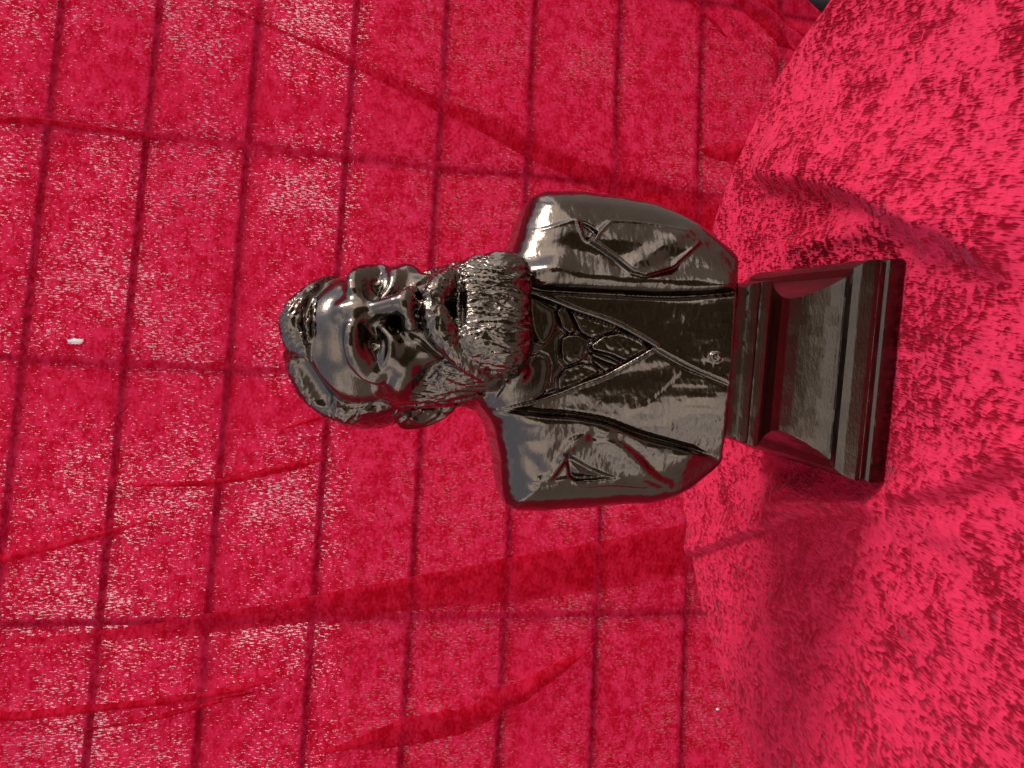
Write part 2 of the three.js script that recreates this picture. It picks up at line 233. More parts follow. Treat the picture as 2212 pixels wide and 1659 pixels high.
// where a spot seen in the photograph lies on the chest (millimetres x, y)
function S(zx, zy) {
  const d = dir((1800 + zx / 1.2198) / 1.8228, (700 + zy / 1.2198) / 1.8228), l = Math.hypot(...d); let t = 480;
  for (let k = 0; k < 90; k++) { const f = torsoBase(EYE_L[0] + d[0] / l * t, EYE_L[1] + d[1] / l * t, EYE_L[2] + d[2] / l * t) - 6; t += f * 0.7; if (f < 0.05 || t > 900) break; }
  return [EYE_L[0] + d[0] / l * t, EYE_L[1] + d[1] / l * t];
}
const SL = (...a) => smoothLine(a.map(p => S(...p)), a.length * 4), SP = (...a) => a.map(p => S(...p));
{
  const CR = SL([300, 470], [360, 525], [540, 546], [800, 560], [1000, 570], [1180, 562], [1345, 545]);
  const CL = SL([90, 1135], [250, 1120], [400, 1130], [560, 1142], [720, 1172], [820, 1212], [900, 1240], [1080, 1290], [1262, 1348]);
  const WR = SL([350, 560], [460, 600], [560, 640], [680, 680], [760, 712], [850, 760], [942, 814]), WL = SL([120, 1128], [300, 1090], [490, 1030], [600, 985], [720, 940], [830, 880], [942, 814]);
  const V = [...WR, ...WL.slice().reverse(), S(60, 1000), S(60, 600)];
  const CLOSE = SL([942, 814], [1020, 858], [1100, 900], [1200, 945], [1330, 1000]);
  const FLAP = [...WR, ...CLOSE.slice(1)];
  const G1 = SL([990, 600], [1080, 680], [1150, 780], [1220, 905]), G2 = SL([1104, 908], [1040, 970], [960, 1040], [880, 1090], [780, 1116]);
  const wingR = SP([340, 560], [400, 590], [470, 630], [482, 700], [460, 760], [425, 803], [388, 792], [362, 740], [345, 650]), wingL = SP([150, 1118], [250, 960], [355, 856], [398, 840], [438, 856], [452, 900], [442, 985], [420, 1040], [350, 1085], [220, 1116]);
  const knot = SP([498, 772], [530, 752], [585, 752], [632, 778], [640, 800], [622, 858], [586, 888], [526, 908], [500, 880], [494, 830]);
  const bowL = SP([488, 960], [520, 918], [590, 890], [655, 898], [690, 930], [600, 982], [490, 1024]), loopR = SP([478, 645], [498, 618], [535, 632], [575, 738], [545, 752], [505, 720]), bowR = SP([548, 640], [680, 684], [772, 718], [756, 738], [652, 772], [596, 742]);
  const tailA = SP([640, 806], [705, 758], [800, 742], [890, 782], [925, 820], [810, 882], [745, 850], [655, 828]), tailB = SP([648, 838], [720, 862], [790, 892], [768, 906], [700, 880], [650, 858]), tailC = SP([650, 868], [700, 892], [750, 912], [722, 936], [680, 905]);
  const lapR = SP([620, 318], [660, 262], [712, 212], [800, 214], [920, 226], [1080, 252], [1160, 310], [1010, 440], [870, 482], [800, 462], [740, 402], [680, 358]);
  const notchR = SP([568, 214], [600, 300], [622, 316], [660, 262], [640, 246], [602, 226]), colR = SL([285, 262], [340, 246], [420, 242], [500, 222], [560, 209], [590, 228]), endR = SL([560, 209], [578, 262], [600, 306], [622, 318]);
  const ridgeR = SL([330, 440], [480, 455], [640, 485], [800, 500], [1000, 506], [1180, 512], [1320, 515]);
  const notchL = SP([512, 1322], [560, 1342], [640, 1388], [770, 1440], [660, 1452], [560, 1456], [534, 1436]), colL = SL([395, 1458], [440, 1440], [482, 1384], [508, 1342]), lapL = SL([500, 1345], [540, 1282], [590, 1252], [660, 1236]), lowL = SL([436, 1462], [540, 1446], [585, 1474], [740, 1470], [900, 1484]);
  const ridgeL = SL([140, 1170], [300, 1172], [480, 1178], [620, 1192], [760, 1232], [900, 1300], [1100, 1350]);
  const foldA = SL([700, 1250], [800, 1330], [900, 1420], [1000, 1490]), foldB = SL([820, 420], [880, 392], [980, 322], [1080, 262]), foldC = SL([640, 1240], [780, 1262], [880, 1330], [960, 1420], [1040, 1450]), foldD = SL([430, 420], [560, 400], [700, 440]), foldE = SL([260, 1240], [330, 1340], [400, 1420]);
  const button = S(1238, 862), flutes = [[1000, 640], [1010, 1120], [1020, 1190], [1020, 760], [1030, 1060]].map(p => S(...p));
  const bump = (v, w) => Math.exp(-v * v / (w * w));
  for (let j = 0; j < GH; j++) for (let i = 0; i < GW; i++) {
    const x = GX + i * GS, y = GY + j * GS, o = j * GW + i; if (sdMap[o] > 12) continue;
    let h = 0, k = SHIRT;
    const sV = polyDist(x, y, V); h += 4.2 * sstep(-1, 0.6, sV) - 1.5 * bump(sV + 1.8, 1.4) + 1.2 * bump(sV - 2.2, 2); if (sV > -0.2) k = VEST;
    if (sV > 0) {
      const c = lineDist(x, y, FLAP); h += 2.6 * sstep(-0.8, 0.6, c[1]) + 0.7 * bump(c[1] - 2.4, 2) - 1.5 * bump(c[1] + 1.4, 1.6) * sstep(240, 225, y);
      const g1 = lineDist(x, y, G1), g2 = lineDist(x, y, G2); h += 0.6 * sstep(-5, 5, g1[1]) * bump(g1[0], 18) * sstep(0, 0.35, g1[2]) * sstep(1, 0.75, g1[2]) + 1.3 * sstep(-2, 3, g2[1]) * bump(g2[0], 18) * sstep(1, 0.6, g2[2]) * sstep(0, 0.2, g2[2]);
      const bt = Math.hypot(x - button[0], y - button[1]); h += 2 * sstep(5, 3.6, bt) - 0.8 * bump(bt - 1.4, 0.8);
      const fl = sstep(250, 190, y); h += fl * (1.0 * noise(x * 0.07 + 0.02 * y, y * 0.016, 2) + 0.35 * noise(x * 0.2, y * 0.03, 6));
    }
    const r = lineDist(x, y, CR), l = lineDist(x, y, CL), sr = -r[1], sl = l[1];    // positive on the coat's side
    const cr = CR[0][1] > CR[CR.length - 1][1] ? r[1] : -r[1], cl = CL[0][1] > CL[CL.length - 1][1] ? -l[1] : l[1];
    const coat = Math.max(cr, cl);
    h += 7 * sstep(0, 7, cr) + 6.5 * sstep(-0.5, 5, cl) - 3.2 * bump(coat + 0.5, 2.4);
    if (coat > 0) {
      k = COAT;
      const q = lineDist(x, y, cr > 0 ? ridgeR : ridgeL); h += (cr > 0 ? 6.5 : 4) * bump(q[0], 9);
      const pl = polyDist(x, y, lapR); h += 5.4 * sstep(0.6, -0.8, pl) + 1.5 * bump(pl + 1.6, 1.3); if (pl < 0) k = LAPEL;
      h -= 5 * sstep(1.5, -2.5, polyDist(x, y, notchR));
      const c1 = lineDist(x, y, colR), c2 = lineDist(x, y, endR); h += 1.8 * bump(c1[0], 1.3) + 1.6 * bump(c2[0], 1.6); h += 1.6 * sstep(0, -1, c1[1]) * bump(c1[0], 16);
      const nl = polyDist(x, y, notchL); h -= 5.5 * sstep(1, -3, nl) * sstep(-16, -2, nl);
      const c3 = lineDist(x, y, colL), c4 = lineDist(x, y, lapL), c5 = lineDist(x, y, lowL); h += 2.4 * bump(c3[0], 4) + 2.6 * bump(c4[0] - 1.5, 3.5) * sstep(1.1, 0.5, c4[2]) + 1.6 * bump(c5[0], 2) - 2.2 * bump(c3[1] + 5, 4) * bump(c3[0], 9);
      if (cl > 8 && nl < 14) k = LAPEL;
      h += 3.4 * bump(lineDist(x, y, foldA)[0], 7) + 3 * bump(lineDist(x, y, foldB)[0], 8) - 2.6 * bump(lineDist(x, y, foldC)[0], 4) + 2.2 * bump(lineDist(x, y, foldD)[0], 9) - 2 * bump(lineDist(x, y, foldE)[0], 7);
      h += 2.4 * fbm(x * 0.028, y * 0.022, 3.3, 3);
    }
    for (const [P, hh, kk, edge] of [[wingR, 5, COLLAR2, 1.6], [wingL, 5, COLLAR, 1.6], [bowL, 3.4, TIE, 1], [bowR, 2.6, TIE, 1], [loopR, 4, TIE, 1.4], [tailA, 4.2, TIE, 1.2], [tailB, 3.8, TIE, 1], [tailC, 3, TIE, 1], [knot, 6.2, TIE, 1.8]]) {
      const p = polyDist(x, y, P); if (p > 3) continue;
      const full = hh * sstep(0.7, -edge, p) + 0.9 * bump(p + 1.6, 1.1) - 0.9 * bump(p - 1.2, 1) + 0.03 * hh * Math.min(-p, 8) + (kk === TIE ? 0.5 * noise(x * 0.25, y * 0.25, 5) : 0);
      if (k === SHIRT || k === kk || k === COLLAR) { if (p < 0.2) { h = Math.max(h, full); k = kk; } else h -= 0.9 * bump(p - 1.2, 1); }
    }
    const body = k === COAT || k === VEST || k === LAPEL ? 1 : 0.3; h += body * (2.2 * noise(x * 0.03, y * 0.013, 11) + 0.8 * noise(x * 0.075, y * 0.03, 13) + 0.22 * noise(x * 0.11, y * 0.3, 15) + 0.14 * noise(x * 0.3, y * 0.75, 17)); reMap[o] = h; if (k === LAPEL && x < 0) k = LAPEL2; idMap[o] = k;
  }
}
function torso(x, y, z) {
  const d = torsoBase(x, y, z); let r = 0; id = COAT;
  if (d < 48 && z > -30) { const f = sstep(-30, 20, z); r = look(reMap, x, y) * f * sstep(3, -42, look(sdMap, x, y)); if (z > 5) id = idMap[clamp(Math.round((y - GY) / GS), 0, GH - 1) * GW + clamp(Math.round((x - GX) / GS), 0, GW - 1)]; }
  return smax(d - r, 0.92 * (138.5 - 0.03 * x + 0.42 * Math.max(0, z - 35) + 0.8 * noise(x * 0.12, 3, z * 0.12) - y), 2.5);
}
function field(x, y, z) {
  let d = torso(x, y, z), k = id;
  if (y > 335) {
    const n = cap(x, y, z, -6, 340, -6, -8, 470, -16, 56, 54); if (n < d) k = SKIN; d = smin(d, n, 8);
    const c = arc(x, y, z, [[-66, 372, -10, 7], [-60, 372, 18, 7], [-44, 364, 44, 7], [-24, 352, 62, 6]]); if (c < d) k = COAT; d = smin(d, c, 5);
    const c2 = arc(x, y, z, [[-58, 384, -4, 5], [-52, 382, 22, 5], [-36, 374, 46, 5], [-12, 360, 62, 5]]); if (c2 < d) k = COAT; d = smin(d, c2, 4);
    const c3 = arc(x, y, z, [[66, 372, -10, 7], [62, 370, 18, 7], [52, 362, 44, 7]]); if (c3 < d) k = COAT; d = smin(d, c3, 5);
  }
  if (y > 325) { const h = head(x, y, z); if (h < d) k = id; d = smin(d, h, 2.5); }
  id = k; return d;
}
{ // surface nets over a narrow band
  const cs = 1.1, B = 8, ox = -170, oy = 138, oz = -115, nx = Math.ceil(338 / cs / B) * B, ny = Math.ceil(440 / cs / B) * B, nz = Math.ceil(262 / cs / B) * B;
  const sx = 1, sy = nx, sz = nx * ny, F = new Float32Array(nx * ny * nz).fill(99), half = B * cs / 2, reach = half * 1.75 + 8;
  const blocks = [];
  for (let k = 0; k < nz; k += B) for (let j = 0; j < ny; j += B) for (let i = 0; i < nx; i += B) {
    const c = field(ox + i * cs + half, oy + j * cs + half, oz + k * cs + half);
    if (Math.abs(c) > reach) { if (c < 0) for (let c2 = k; c2 < k + B; c2++) for (let b = j; b < j + B; b++) F.fill(-99, c2 * sz + b * sy + i, c2 * sz + b * sy + i + B); continue; }
    blocks.push(i, j, k);
    for (let c2 = k; c2 < k + B; c2++) for (let b = j; b < j + B; b++) for (let a = i; a < i + B; a++) F[c2 * sz + b * sy + a] = field(ox + a * cs, oy + b * cs, oz + c2 * cs);
  }
  const vid = new Map(), P = [], K = [], off = [0, sx, sy, sx + sy, sz, sx + sz, sy + sz, sx + sy + sz];
  const edges = [[0, 1], [2, 3], [4, 5], [6, 7], [0, 2], [1, 3], [4, 6], [5, 7], [0, 4], [1, 5], [2, 6], [3, 7]];
  const cells = [];
  for (let q = 0; q < blocks.length; q += 3) for (let k = blocks[q + 2]; k < Math.min(blocks[q + 2] + B, nz - 1); k++) for (let j = blocks[q + 1]; j < Math.min(blocks[q + 1] + B, ny - 1); j++) for (let i = blocks[q]; i < Math.min(blocks[q] + B, nx - 1); i++) {
    const o = k * sz + j * sy + i; let m = 0; for (let c = 0; c < 8; c++) if (F[o + off[c]] < 0) m |= 1 << c;
    if (m === 0 || m === 255) continue;
    let X = 0, Y = 0, Z = 0, n = 0;
    for (const [a, b] of edges) { const fa = F[o + off[a]], fb = F[o + off[b]]; if ((fa < 0) === (fb < 0)) continue; const t = fa / (fa - fb); X += (a & 1) + t * ((b & 1) - (a & 1)); Y += (a >> 1 & 1) + t * ((b >> 1 & 1) - (a >> 1 & 1)); Z += (a >> 2) + t * ((b >> 2) - (a >> 2)); n++; }
    X = ox + (i + X / n) * cs; Y = oy + (j + Y / n) * cs; Z = oz + (k + Z / n) * cs;
    vid.set(o, P.length / 3); P.push(X, Y, Z); field(X, Y, Z); K.push(id); cells.push(o);
  }
  const I = [];
  for (const o of cells) {
    const s = F[o] < 0;
    for (const [e, u, v] of [[sx, sy, sz], [sy, sz, sx], [sz, sx, sy]]) {
      if ((F[o + e] < 0) === s) continue;
      const a = vid.get(o), b = vid.get(o - u), c = vid.get(o - u - v), d = vid.get(o - v);
      if (a === undefined || b === undefined || c === undefined || d === undefined) continue;
      if (s) I.push(a, b, c, a, c, d); else I.push(a, c, b, a, d, c);
    }
  }
  const N = new Float32Array(P.length);
  for (let t = 0; t < I.length; t += 3) {
    const [a, b, c] = [I[t] * 3, I[t + 1] * 3, I[t + 2] * 3], ux = P[b] - P[a], uy = P[b + 1] - P[a + 1], uz = P[b + 2] - P[a + 2], vx = P[c] - P[a], vy = P[c + 1] - P[a + 1], vz = P[c + 2] - P[a + 2];
    const n = [uy * vz - uz * vy, uz * vx - ux * vz, ux * vy - uy * vx];
    for (const q of [a, b, c]) for (let k = 0; k < 3; k++) N[q + k] += n[k];
  }
  const bins = Array.from({ length: 16 }, () => []);
  for (let t = 0; t < I.length; t += 3) { const a = K[I[t]], b = K[I[t + 1]], c = K[I[t + 2]]; bins[a === b || a === c ? a : b].push(I[t], I[t + 1], I[t + 2]); }
  const names = ['face', 'hair', 'beard', 'moustache', 'ear', 'ear', 'eye', 'eye', 'coat', 'lapel', 'waistcoat', 'shirt', 'collar', 'necktie', 'lapel', 'collar'];
  const made = [];
  bins.forEach((T, n) => {
    if (!T.length) return;
    const map = new Map(), p = [], nn = [], uv = [], ix = [];
    for (const v of T) {
      let w = map.get(v);
      if (w === undefined) {
        w = p.length / 3; map.set(v, w); const X = P[v * 3], Y = P[v * 3 + 1], Z = P[v * 3 + 2], l = Math.hypot(N[v * 3], N[v * 3 + 1], N[v * 3 + 2]) || 1;
        p.push(X / 1000, Y / 1000, Z / 1000); nn.push(N[v * 3] / l, N[v * 3 + 1] / l, N[v * 3 + 2] / l); uv.push(Math.atan2(X, Z + 30) * 1.0, Y / 80);
      }
      ix.push(w);
    }
    const g = new THREE.BufferGeometry(); g.setAttribute('position', new THREE.Float32BufferAttribute(p, 3)); g.setAttribute('normal', new THREE.Float32BufferAttribute(nn, 3)); g.setAttribute('uv', new THREE.Float32BufferAttribute(uv, 2)); g.setIndex(ix);
    made[n] = g;
  });
  const faceMesh = mesh(names[0], made[0], bronze, bust);
  for (let n = 1; n < 16; n++) if (made[n]) { const par = n >= 4 && n <= 7 ? faceMesh : n === LAPEL || n === LAPEL2 ? bust.children.find(c => c.name === 'coat') : bust; mesh(names[n], made[n], bronze, par || bust); }
}
{ // the square plinth: one closed moulding per part, the four faces mitred
  const plinth = new THREE.Group(); plinth.name = 'plinth'; plinth.rotation.y = -4.18 * Math.PI / 180; bust.add(plinth);
  const curve = (P, n) => new THREE.CatmullRomCurve3(P.map(p => new THREE.Vector3(p[0], p[1], 0)), false, 'centripetal').getPoints(n).map(v => [v.x, v.y]);
  function sweep(rows, sharp = 1.2, seed = 0) {
    const pts = [], per = 60; // points per face
    const ring = s => { const o = []; for (let f = 0; f < 4; f++) for (let i = 0; i < per; i++) { const t = -1 + 2 * i / per; const e = 1 - Math.max(0, Math.abs(t) - 1 + sharp / s) * 0.35; const c = [s * t, s]; const a = f * Math.PI / 2; o.push([(c[0] * Math.cos(a) + c[1] * Math.sin(a)) * e, (-c[0] * Math.sin(a) + c[1] * Math.cos(a)) * e]); } return o; };
    const n = per * 4, pos = [], ix = [], uv = [];
    rows.forEach(([s, y], j) => ring(s).forEach(([x, z], i) => { const w = 0.55 * noise(x * 0.045 + seed, y * 0.12, z * 0.045) + 0.25 * noise(x * 0.15, y * 0.3 + seed, z * 0.15), k = 1 + w / s; pos.push(x * k / 1000, (y + (j === 0 && y < 2 ? 0 : w * 0.5)) / 1000, z * k / 1000); uv.push((i / per * 2 * s + 3) / 80, (y + j * 1.5) / 80); }));
    for (let j = 0; j < rows.length - 1; j++) for (let i = 0; i < n; i++) { const a = j * n + i, b = j * n + (i + 1) % n, c = a + n, d = b + n; ix.push(a, b, d, a, d, c); }
    for (const [row, up] of [[0, false], [rows.length - 1, true]]) { const c = pos.length / 3; pos.push(0, rows[row][1] / 1000, 0); uv.push(0, 0); for (let i = 0; i < n; i++) { const a = row * n + i, b = row * n + (i + 1) % n; up ? ix.push(a, b, c) : ix.push(b, a, c); } }
    let g = new THREE.BufferGeometry(); g.setAttribute('position', new THREE.Float32BufferAttribute(pos, 3)); g.setAttribute('uv', new THREE.Float32BufferAttribute(uv, 2)); g.setIndex(ix);
    return toCreasedNormals(g, 0.55);
  }
  mesh('foot', sweep([[106, 0], [106.4, 2], [106.4, 14.5], [106, 16.4], [104.9, 17.4], [103.6, 18.4]], 1.2, 1), bronzeFoot, plinth);
  mesh('groove_fillet', sweep([[103.2, 17.9], [103.2, 20.6], [103.8, 22], [103.8, 24], [103, 25]], 1.2, 2), bronzeFoot, plinth);
  mesh('sloping_moulding', sweep([[103.6, 24.6], [105, 25.6], ...curve([[105, 25.8], [104.7, 30], [103, 36], [99.8, 41.5], [96.8, 45.3]], 18), [95.6, 46.2], [88.6, 46.6]], 1.2, 3), bronzeFoot, plinth);
  mesh('hollow_moulding', sweep([[88, 46.2], [87.6, 48.2], [86.3, 49.6], ...curve([[85.8, 49.8], [80.4, 57], [74.2, 66.5], [68.6, 78], [65.4, 88], [65.6, 97], [69, 106], [73, 112], [76.4, 116.4]], 44)], 1.2, 4), bronzeFoot, plinth);
  mesh('rounded_moulding', sweep([[75.6, 115.9], ...curve([[77, 116.4], [78.9, 120], [79.2, 124], [77.8, 128.4]], 14), [76.8, 129.4], [75.2, 129.8]], 1.2, 5), bronzeFoot, plinth);
  mesh('top_fillet', sweep([[75.6, 129.4], [75.8, 131.5], [75.6, 137], [74.4, 139.2], [72.6, 141], [71.8, 144], [71.8, 150]], 1.2, 6), bronzeFoot, plinth);
}
// ───────────────────────── the round table under its crushed velvet cloth ─────────────────────────
const crush = (a, b) => {                                              // the nap of crushed velvet: small laid patches with ragged, combed edges
  const c = a + 0.22 * b, p = noise(a * 50, b * 40, 1.7), q = noise(a * 96 + 0.5 * p, b * 84, 8.3), r = noise(c * 380, b * 62, 5.5), s = noise(c * 820, b * 120, 3.1), big = noise(a * 9, b * 9, 12.4), v = Math.max(0, 1 - 5 * Math.abs(noise(a * 15 + 0.3 * q, b * 24, 14)));
  return [0.34 * p + 0.4 * q + 0.42 * r + 0.3 * s + 0.32 * big + 0.35 * v, p, q, r];
};
const velvetMap = texture(2048, (u, v) => {  // pile's sheen partly painted in: patches lying towards the light are lighter, pinker
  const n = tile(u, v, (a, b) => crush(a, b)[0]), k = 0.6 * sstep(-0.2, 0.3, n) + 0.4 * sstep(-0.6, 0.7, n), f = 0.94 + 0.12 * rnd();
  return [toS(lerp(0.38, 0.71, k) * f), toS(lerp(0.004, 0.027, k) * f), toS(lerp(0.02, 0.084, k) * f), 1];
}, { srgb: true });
// which way the pile lies: patches combed towards or away from the light, with the ragged edges of the same pattern
const pile = texture(2048, (u, v) => {
  const n = tile(u, v, (a, b) => crush(a, b)[0]), m = tile(u, v, (a, b) => noise(a * 30, b * 30, 21) + 0.5 * noise(a * 110, b * 70, 23)), x = -0.5 + 1.0 * sstep(-0.2, 0.28, n), y = 0.45 * m, l = Math.sqrt(x * x + y * y + 1);
  return [0.5 + 0.5 * x / l, 0.5 + 0.5 * y / l, 0.5 + 0.5 / l, 1];
});
const velvetBump = texture(1024, (u, v) => { const h = tile(u, v, (a, b) => { const c = crush(a, b); return 0.5 * c[1] + 0.4 * c[2] + 0.3 * c[3]; }); const g = 0.4 + 0.45 * h; return [g, g, g, 1]; });
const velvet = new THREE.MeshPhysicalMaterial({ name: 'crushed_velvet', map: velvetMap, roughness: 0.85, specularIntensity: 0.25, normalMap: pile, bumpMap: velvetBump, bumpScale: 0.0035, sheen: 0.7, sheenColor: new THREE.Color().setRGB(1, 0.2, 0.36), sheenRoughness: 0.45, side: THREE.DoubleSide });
{
  const cx = -0.0148, cz = -0.5895, R = 0.489;
  const L = (...a) => smoothLine(a.map(p => onTable(...src(...p))), a.length * 5);
  const ridges = [ // crest line, height, half width on each side of it, in metres
    [L([2960, 640], [3080, 685], [3260, 700], [3420, 748], [3580, 800], [3750, 880], [3900, 960], [4100, 1060]), 0.026, 0.016, 0.06],
    [L([3060, 1070], [3180, 1000], [3330, 940], [3500, 900], [3640, 915], [3760, 990]), 0.012, 0.02, 0.022],
    [L([3000, 1990], [3150, 1975], [3290, 1975], [3480, 1960], [3650, 1930], [3800, 1895], [3960, 1820], [4120, 1720]), 0.015, 0.010, 0.04],
    [L([3290, -40], [3296, 300], [3290, 640]), 0.003, 0.004, 0.004], [L([3640, -40], [3648, 400], [3640, 760]), 0.003, 0.004, 0.004], [L([3000, 380], [3010, 560], [2995, 760]), 0.003, 0.005, 0.005],
    [L([3420, 1960], [3560, 2030], [3720, 2060], [3900, 2180]), 0.008, 0.02, 0.03], [L([3620, 1300], [3760, 1330], [3920, 1300]), 0.004, 0.012, 0.02], [L([3500, 2330], [3640, 2420], [3820, 2440]), 0.007, 0.025, 0.02], [L([3000, 2420], [3140, 2330], [3290, 2300]), 0.006, 0.018, 0.012],
    [L([3150, 2560], [3250, 2520], [3350, 2500], [3470, 2505], [3560, 2495]), 0.005, 0.012, 0.008],
    [L([3300, 2350], [3420, 2290], [3520, 2240]), 0.004, 0.012, 0.012],
    [L([3420, 2780], [3500, 2720], [3600, 2680]), 0.004, 0.014, 0.012],
    [L([3050, 1900], [3160, 1870], [3300, 1860]), 0.004, 0.008, 0.008], [L([3090, 1940], [3200, 1905], [3330, 1900]), 0.003, 0.006, 0.006],
  ];
  const lap = L([2640, 2215], [2722, 2186], [2850, 2142], [3000, 2086], [3120, 2040], [3230, 2005], [3330, 1985]);
  const ca = Math.cos(4.18 * Math.PI / 180), sa = Math.sin(4.18 * Math.PI / 180);
  function height(x, z) {
    let h = 0.0035 * fbm(x * 5, z * 5, 1.3, 2) + 0.003 * Math.abs(noise(x * 20, z * 15, 4.4)) + 0.0024 * Math.abs(noise(x * 48, z * 36, 9.1)) + 0.0006 * noise(x * 140, z * 110, 2.1);
    for (const [P, H, wa, wb] of ridges) { const d = lineDist(x, z, P), w = d[1] > 0 ? wa : wb, e = sstep(0, 0.12, d[2]) * sstep(1, 0.88, d[2]); if (d[0] < w * 3) h += H * e * Math.exp(-(d[0] / w) * (d[0] / w)); }
    const l = lineDist(x, z, lap); if (l[0] < 0.05) h += 0.010 * sstep(-0.002, 0.002, -l[1]) * sstep(0.05, 0.01, l[0]) * sstep(1, 0.75, l[2]);
    const px = (x - BASE.x), pz = (z - BASE.z), lx = px * ca + pz * sa, lz = -px * sa + pz * ca, q = Math.max(Math.abs(lx), Math.abs(lz)) - 0.1064;
    h = lerp(Math.min(h, -0.0008) * 0.4 - 0.001, h, sstep(0.0, 0.035, q));
    return h + 0.0015 * sstep(0, 0.006, q) * sstep(0.02, 0.006, q);
  }
  const pos = [], uv = [], ix = [], NA = 640, rows = [];
  for (let r = 0; r < R - 0.012; r += 0.0032) rows.push([r, 0]);
  for (let k = 0; k <= 8; k++) rows.push([R - 0.012 + 0.012 * Math.sin(k / 8 * Math.PI / 2), -0.012 * (1 - Math.cos(k / 8 * Math.PI / 2))]);
  const rim = rows.length; for (let y = -0.03; y > -0.725; y -= 0.02) rows.push([R, y]);
  rows.forEach(([r, y], j) => { for (let i = 0; i <= NA; i++) {
    const a = i / NA * 2 * Math.PI, c = Math.cos(a), s = Math.sin(a); const drop = clamp(-(y + 0.012) / 0.7, 0, 1);
    const rr = r + drop * (0.03 + 0.035 * Math.sin(a * 17 + 2 * noise(c * 2, s * 2, 3)) * Math.min(1, drop * 3)), x = cx + rr * c, z = cz + rr * s;
    pos.push(x, TABLE_Y + y + (j < rim ? height(x, z) : height(cx + R * c, cz + R * s) * Math.max(0, 1 + y * 20)), z);
    const arcL = r - y; uv.push((c * arcL) / 0.43, (s * arcL) / 0.43);
  } });
  for (let j = 0; j < rows.length - 1; j++) for (let i = 0; i < NA; i++) { const a = j * (NA + 1) + i, b = a + 1, c = a + NA + 1, d = c + 1; ix.push(a, b, d, a, d, c); }
  const g = new THREE.BufferGeometry(); g.setAttribute('position', new THREE.Float32BufferAttribute(pos, 3)); g.setAttribute('uv', new THREE.Float32BufferAttribute(uv, 2)); g.setIndex(ix); g.computeVertexNormals();
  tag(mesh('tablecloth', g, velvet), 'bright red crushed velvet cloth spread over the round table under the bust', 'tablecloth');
  const table = new THREE.Group(); table.name = 'round_table'; table.position.set(cx, 0, cz); scene.add(table);
  tag(table, 'round table hidden beneath the red velvet cloth that carries the bust', 'table');
  const wood = new THREE.MeshStandardMaterial({ name: 'table_wood', color: new THREE.Color().setRGB(0.16, 0.09, 0.05), roughness: 0.6 });
  const top = new THREE.CylinderGeometry(R - 0.012, R - 0.012, 0.024, 96); top.translate(0, TABLE_Y - 0.022, 0); mesh('tabletop', top, wood, table);
  for (let k = 0; k < 4; k++) { const a = k * Math.PI / 2 + 0.6, l = new THREE.CylinderGeometry(0.018, 0.016, TABLE_Y - 0.036, 20); l.translate(0.36 * Math.cos(a), (TABLE_Y - 0.036) / 2 + 0.002, 0.36 * Math.sin(a)); mesh('leg', l, wood, table); }
}
// ───────────────────────── thin red velvet hung on a wire fence, the daylight coming through it ─────────────────────────
const clothMap = texture(1024, (u, v) => {
  const n = tile(u, v, (a, b) => 0.5 * noise(a * 24, b * 30, 2.2) + 0.45 * noise(a * 70, b * 90, 6.1) + 0.25 * noise(a * 110, b * 130, 3.4)), k = sstep(-0.4, 0.45, n);
  return [toS(lerp(0.56, 0.80, k)), toS(lerp(0.004, 0.024, k)), toS(lerp(0.026, 0.09, k)), 1];
}, { srgb: true });
// the stretched knit opens into tiny slits in places: there the daylight shows between the threads
const poreMap = texture(2048, (u, v) => {
  const n = tile(u, v, (a, b) => { const open = 0.5 * noise(a * 3, b * 3, 3.3) + 0.3 * noise(a * 11, b * 11, 8.8); const w = 0.5 * noise(a * 20, b * 20, 1.1); const slit = noise(a * 320 + w * 2, b * 70 + w, 4.7), fine = noise(a * 520, b * 190, 2.9); return 0.75 * slit + 0.5 * fine + 0.5 * open; });
  const thread = 0.5 + 0.5 * Math.sin(u * 2048 * Math.PI / 4);
  const o = sstep(0.3, 0.62, n) * (0.72 + 0.28 * thread), g = 1 - 0.42 * o; return [g, g, g, 1];
});
const clothBump = texture(1024, (u, v) => { const h = tile(u, v, (a, b) => 0.5 * Math.abs(noise(a * 16, b * 26, 5)) + 0.4 * noise(a * 40, b * 66, 7) + 0.25 * noise(a * 100, b * 150, 9)); const g = 0.45 + 0.4 * h; return [g, g, g, 1]; });
const curtainMat = new THREE.MeshPhysicalMaterial({ name: 'thin_velvet', map: clothMap, alphaMap: poreMap, transparent: true, roughness: 1, specularIntensity: 0.02, transmission: 0.6, thickness: 0, bumpMap: clothBump, bumpScale: 0.003, side: THREE.DoubleSide });
const wallZ = x => WALL_Z - WALL_T * x;
